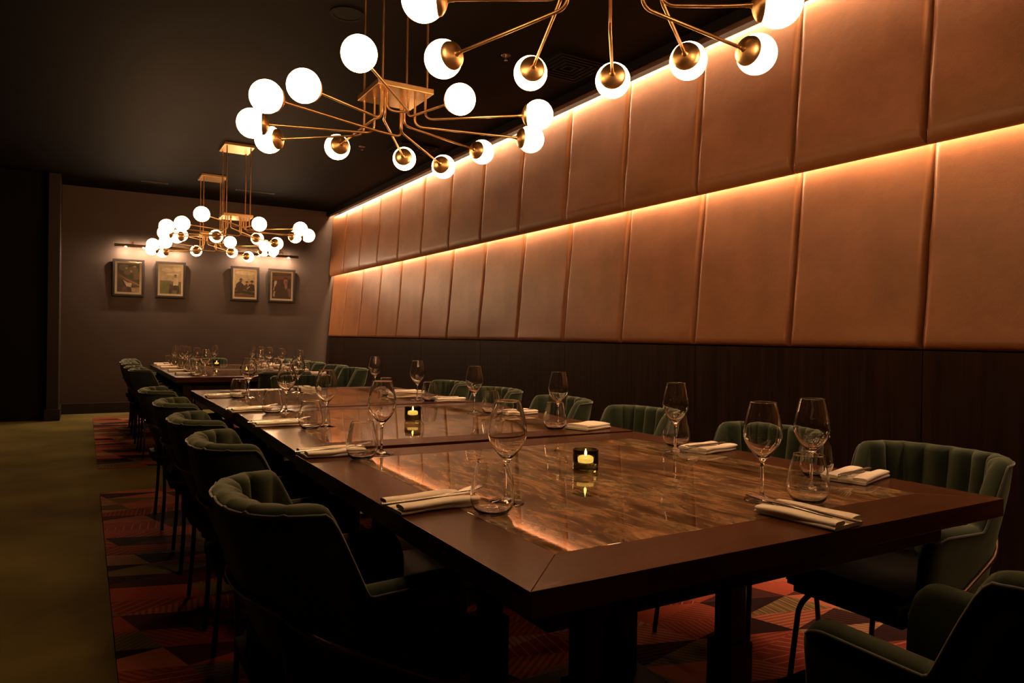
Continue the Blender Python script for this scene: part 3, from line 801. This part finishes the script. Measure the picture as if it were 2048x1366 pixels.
# ------------------------------------------------------------------ chandeliers
GR = 0.0725
def sphere_mb(r, seg=40, rings=22):
    prof = [(r*math.sin(PI*i/rings), -r*math.cos(PI*i/rings)) for i in range(rings+1)]
    return MB().lathe(prof, seg)
GLOBE = sphere_mb(GR).mesh('globe', M['globe'], smooth=True, merge=True)
def cap_mesh():
    # brass dish on the globe, axis +x pointing to the arm
    R1 = GR+0.0012; prof = []
    a0 = math.radians(47)
    for k in range(7):
        a = a0*(1-k/6); prof.append((R1*math.sin(a), R1*math.cos(a)))
    outer = [(0.0, R1+0.030), (.0075, R1+.030), (.0085, R1+.014), (.012, R1+.0095)]
    for k in range(5):
        a = a0*(k+1.2)/6.2; outer.append(((R1+.006)*math.sin(a), (R1+.006)*math.cos(a)+.003*(1-k/4)))
    loop = outer+prof
    mb = MB().lathe(loop, 36)
    mb.v = [(z, x, y) for x, y, z in mb.v]
    return mb.mesh('cap', M['brass'], smooth=True, merge=True, angle=.7)
CAP = cap_mesh()
ROD = None
def chandelier(cx, cy, arms, lab):
    """arms: (stem xy on the plate, waypoints xy, globe xy, globe z) relative to the centre"""
    ZP = 2.355; PH = 0.148
    t = empty('chandelier', lab, 'chandelier', (cx, cy, ZC), 0, 'brass globe chandeliers')
    z = lambda a: a-ZC
    obj('canopy', MB().box(-.150, .150, -.185, .185, z(ZC-.028), 0).mesh('canopy', M['brass'], bevel=.003), t)
    obj('plate', MB().box(-PH, PH, -.155, .155, z(ZP), z(ZP+.028)).mesh('plate', M['brass'], bevel=.003), t)
    for sx in (-1, 1):
        for sy in (-1, 1):
            obj('rod', MB().tube([(sx*.118, sy*.135, z(ZP+.02)), (sx*.118, sy*.135, z(ZC-.02))], .006, 10).mesh('rod', M['brass'], smooth=True, angle=.9), t)
    for st, wps, g, gz in arms:
        pts = [(st[0], st[1], z(ZP)), (st[0], st[1], z(gz))]+[(p[0], p[1], z(gz)) for p in wps]
        G = Vector((g[0], g[1], z(gz))); last = Vector(pts[-1]); d = (G-last).normalized()
        pts.append(tuple(G-d*(GR+.02)))
        a = obj('arm', MB().tube(fillet(pts, .045), .0062, 10).mesh('arm', M['brass'], smooth=True, angle=.9), t)
        obj('globe', GLOBE, a, G)
        obj('cap', CAP, a, G, (0, 0, math.atan2(-d.y, -d.x)))
    return t
def zz(r): return CAM_H+r
PATTERN = [((-.068,-.069), [(.040,-.10)], (-.425,-.695), zz(1.13)), ((-.119,-.113), [], (-.56,-.37), zz(1.07)), ((.067,.071), [(-.09,.03)], (-.68,-.20), zz(1.05)),
           ((-.093,.046), [], (-.66,.22), zz(1.04)), ((-.118,.130), [], (-.52,.50), zz(1.045)), ((-.090,-.060), [(-.11,.02)], (-.10,.65), zz(1.10)),
           ((-.045,.02), [(-.03,.08)], (.38,.80), zz(1.13)), ((.045,.03), [], (.56,.60), zz(1.065)), ((.103,.125), [(.16,.16)], (.72,.39), zz(1.135)),
           ((.097,-.034), [], (.72,-.17), zz(1.085)), ((.114,-.128), [], (.55,-.51), zz(1.10)), ((.051,-.05), [], (.15,-.45), zz(1.12))]
FIRST = [((-.130,.045), [], (-.283,.66), zz(1.07)), ((-.09,.142), [], (.192,.785), zz(1.15)), ((.115,.138), [], (.44,.528), zz(1.09)),
         ((.130,-.105), [], (.57,.22), zz(1.10)), ((.055,-.10), [], (.66,-.039), zz(1.06)), ((.10,-.142), [(.26,-.24)], (.40,-.3475), zz(1.06)),
         ((-.12,.10), [], (-.503,.35), zz(1.12)), ((.06,-.13), [], (.32,-.73), zz(1.10)), ((-.03,-.10), [], (-.06,-.83), zz(1.06)),
         ((-.09,-.13), [], (-.44,-.69), zz(1.10)), ((-.12,-.06), [], (-.70,-.41), zz(1.06)), ((-.06,.05), [(-.15,.03)], (-.74,-.02), zz(1.12))]
chandelier(1.46, 1.87, FIRST, 'brass globe chandelier above the table farthest from the framed photos')
chandelier(1.36, 3.50, PATTERN, 'brass globe chandelier above the join of middle and last long-run tables')
chandelier(1.372, 8.08, PATTERN, 'brass globe chandelier above the far table next to the gap')
chandelier(1.376, 9.80, PATTERN, 'brass globe chandelier nearest to the wall of framed photos')

# ------------------------------------------------------------------ framed photographs and picture lights
PC = lambda n, c: simple('print_'+n, c, 0.45, 0, 0.25, 14)
PM = {n: PC(n, c) for n, c in dict(sky=(.46,.40,.28), cloud=(.62,.56,.44), field=(.13,.14,.045), horizon=(.16,.15,.08), dark=(.020,.013,.010), brown=(.11,.050,.026),
      skin=(.30,.15,.09), shirt=(.58,.50,.40), leaf=(.12,.10,.055), leaf2=(.045,.036,.02), mid=(.15,.095,.055), pale=(.42,.33,.22), coat=(.045,.028,.020)).items()}
PLIST = list(PM); PIDX = {n: i for i, n in enumerate(PLIST)}
def ell(cx, cy, rx, ry, n=14, rot=0):
    c, s = math.cos(rot), math.sin(rot)
    return [(cx+c*rx*math.cos(2*PI*k/n)-s*ry*math.sin(2*PI*k/n), cy+s*rx*math.cos(2*PI*k/n)+c*ry*math.sin(2*PI*k/n)) for k in range(n)]
R_ = lambda x0, y0, x1, y1: [(x0,y0),(x1,y0),(x1,y1),(x0,y1)]
# picture contents: unit square, y up, painted back to front
ART = [
 [('leaf2', R_(0,0,1,1)), ('leaf', ell(.3,.85,.22,.12)), ('leaf', ell(.7,.78,.25,.12)), ('leaf', ell(.45,.68,.16,.08)), ('pale', ell(.62,.73,.05,.04)), ('pale', ell(.40,.83,.05,.03)), ('pale', ell(.78,.90,.07,.03)),
  ('mid', R_(.72,.45,1,.72)), ('brown', [(0,.66),(.25,.55),(1,.30),(1,.18),(.55,.28),(.1,.48),(0,.52)]), ('skin', [(.05,.62),(.35,.50),(1,.28),(1,.22),(.4,.42)]),
  ('shirt', [(.26,.42),(.40,.20),(.62,.18),(.66,.32),(.45,.34)]), ('dark', [(.18,.46),(.30,.22),(.42,.20),(.28,.40)]), ('coat', [(0,0),(.5,0),(.42,.18),(.2,.30),(0,.42)]), ('brown', [(.2,.02),(.5,.02),(.42,.20),(.28,.22)]), ('pale', [(.66,.02),(1,.0),(1,.18),(.62,.16)])],
 [('sky', R_(0,0,1,1)), ('cloud', ell(.35,.84,.30,.07)), ('cloud', ell(.78,.88,.22,.08)), ('cloud', ell(.6,.70,.30,.04)), ('field', R_(0,0,1,.44)), ('horizon', R_(0,.42,.55,.47)),
  ('coat', [(.42,.02),(.45,.26),(.55,.32),(.86,.32),(.92,.18),(.90,.0),(.82,.0),(.80,.14),(.60,.14),(.56,.0)]), ('coat', ell(.50,.30,.07,.05)), ('shirt', [(.62,.30),(.64,.52),(.72,.58),(.82,.56),(.88,.40),(.84,.30)]),
  ('skin', ell(.73,.62,.045,.045)), ('dark', [(.67,.63),(.69,.69),(.77,.69),(.79,.63),(.77,.655),(.70,.655)]), ('dark', [(.64,.12),(.68,.31),(.80,.31),(.80,.14)])],
 [('pale', R_(0,0,1,1)), ('sky', R_(0,.62,1,1)), ('cloud', ell(.5,.9,.5,.08)), ('mid', R_(0,0,1,.34)), ('dark', [(0,.20),(.35,.26),(1,.18),(1,.08),(.4,.14),(0,.12)]), ('brown', R_(0,0,1,.10)),
  ('dark', [(.02,.24),(.08,.48),(.22,.58),(.36,.52),(.50,.42),(.48,.28),(.30,.24)]), ('coat', ell(.30,.60,.055,.055)), ('dark', R_(.20,.635,.42,.655)), ('dark', ell(.31,.67,.06,.035)),
  ('coat', [(.42,.28),(.50,.46),(.62,.50),(.66,.40),(.60,.26)]), ('skin', ell(.58,.53,.04,.045)), ('dark', ell(.60,.57,.075,.025)), ('dark', [(.60,.22),(.68,.46),(.82,.52),(.97,.46),(1,.24)]), ('skin', ell(.84,.54,.045,.05)), ('dark', ell(.85,.585,.10,.025)), ('dark', ell(.85,.61,.055,.035)),
  ('pale', [(.60,.34),(.74,.42),(.76,.39),(.62,.30)])],
 [('dark', R_(0,0,1,1)), ('brown', [(0,.70),(0,.86),(1,.90),(1,.78)]), ('coat', R_(0,.0,.45,.62)), ('shirt', [(.10,.64),(.16,.70),(.26,.68),(.24,.58),(.16,.46),(.08,.38),(.06,.30),(.12,.34)]), ('pale', [(.04,.10),(.10,.30),(.18,.28),(.14,.06)]),
  ('coat', [(.40,.0),(.46,.38),(.60,.48),(.88,.44),(.95,.0)]), ('skin', ell(.70,.66,.11,.14)), ('dark', [(.58,.72),(.62,.82),(.74,.84),(.84,.76),(.80,.74),(.66,.76)]), ('skin', [(.64,.46),(.66,.56),(.78,.56),(.80,.44),(.72,.36)]), ('mid', [(.80,.40),(.96,.42),(.97,.06),(.86,.10)]), ('brown', ell(.74,.64,.035,.06))],
]
FR_LABEL = ['framed photo of a brown arm reaching across dark foliage', 'framed photo of a white-shirted rider on a horse in a green field',
            'framed sepia photo of three men in dark hats', 'framed dark photo of a person beside a pale-faced horse']
FRAMES = [(.330, .724, 2.153, 1.634), (.869, 1.262, 2.153, 1.634), (1.882, 2.291, 2.150, 1.630), (2.429, 2.835, 2.145, 1.628)]
for i, (x0, x1, zt, zb) in enumerate(FRAMES):
    W, Hh = x1-x0, zt-zb
    t = empty('framed_photograph', FR_LABEL[i], 'framed photo', ((x0+x1)/2, YB-.001, zb), 0, 'framed photographs')
    t.rotation_euler = (0.045, 0, 0)
    fw = .030; hw = W/2
    for a in (MB().box(-hw, hw, -.030, -.001, 0, fw), MB().box(-hw, hw, -.030, -.001, Hh-fw, Hh), MB().box(-hw, -hw+fw, -.030, -.001, fw, Hh-fw), MB().box(hw-fw, hw, -.030, -.001, fw, Hh-fw)):
        obj('frame_rail', a.mesh('frame_rail', M['frame'], bevel=.002), t)
    obj('mat_board', MB().box(-hw+fw, hw-fw, -.012, -.002, fw, Hh-fw).mesh('mat_board', M['mat']), t)
    mw = .028
    ax0, ax1, az0, az1 = -hw+fw+mw, hw-fw-mw, fw+mw, Hh-fw-mw
    mb = MB()
    for k, (nm, poly) in enumerate(ART[i]):
        y = -.0122-k*.00008
        mb.add([(ax0+(ax1-ax0)*min(1, max(0, px)), y, az0+(az1-az0)*min(1, max(0, py))) for px, py in poly], [tuple(range(len(poly)))], PIDX[nm])
    me = mb.mesh('photo_print', [PM[n] for n in PLIST])
    obj('photo_print', me, t)
    obj('glass_pane', MB().box(-hw+fw, hw-fw, -.020, -.018, fw, Hh-fw).mesh('glass_pane', M['pane']), t)
for j, (xa, xb, lab) in enumerate(((.345, 1.285, 'dark bar picture light above the arm and horse rider photos'), (1.90, 2.853, 'dark bar picture light above the three men and dark horse photos'))):
    zc = 2.335; yb = YB-.13; cx = (xa+xb)/2; hw = (xb-xa)/2
    t = empty('picture_light', lab, 'picture light', (cx, YB, zc), 0, 'bar picture lights')
    obj('bar', MB().tube([(-hw, -.13, 0), (hw, -.13, 0)], .019, 14).mesh('bar', M['bronze'], smooth=True, angle=.9), t)
    for sx in (-.24, .24):
        obj('bracket', MB().tube(fillet([(sx, -.002, .055), (sx, -.13, .055), (sx, -.13, .015)], .02), .005, 8).box(sx-.02, sx+.02, -.008, -.0005, .03, .08).mesh('bracket', M['bronze']), t)
    for sx in (-.33, -.11, .11, .33):
        lp = MB().lathe([(0, -.0195), (.010, -.0195), (.010, -.012), (0, -.012)], 16)
        obj('lamp', lp.mesh('lamp', M['spot']), t, (sx, -.13, -.002))
print('objects', len(bpy.data.objects), 'tris', sum(len(m.polygons) for m in bpy.data.meshes))
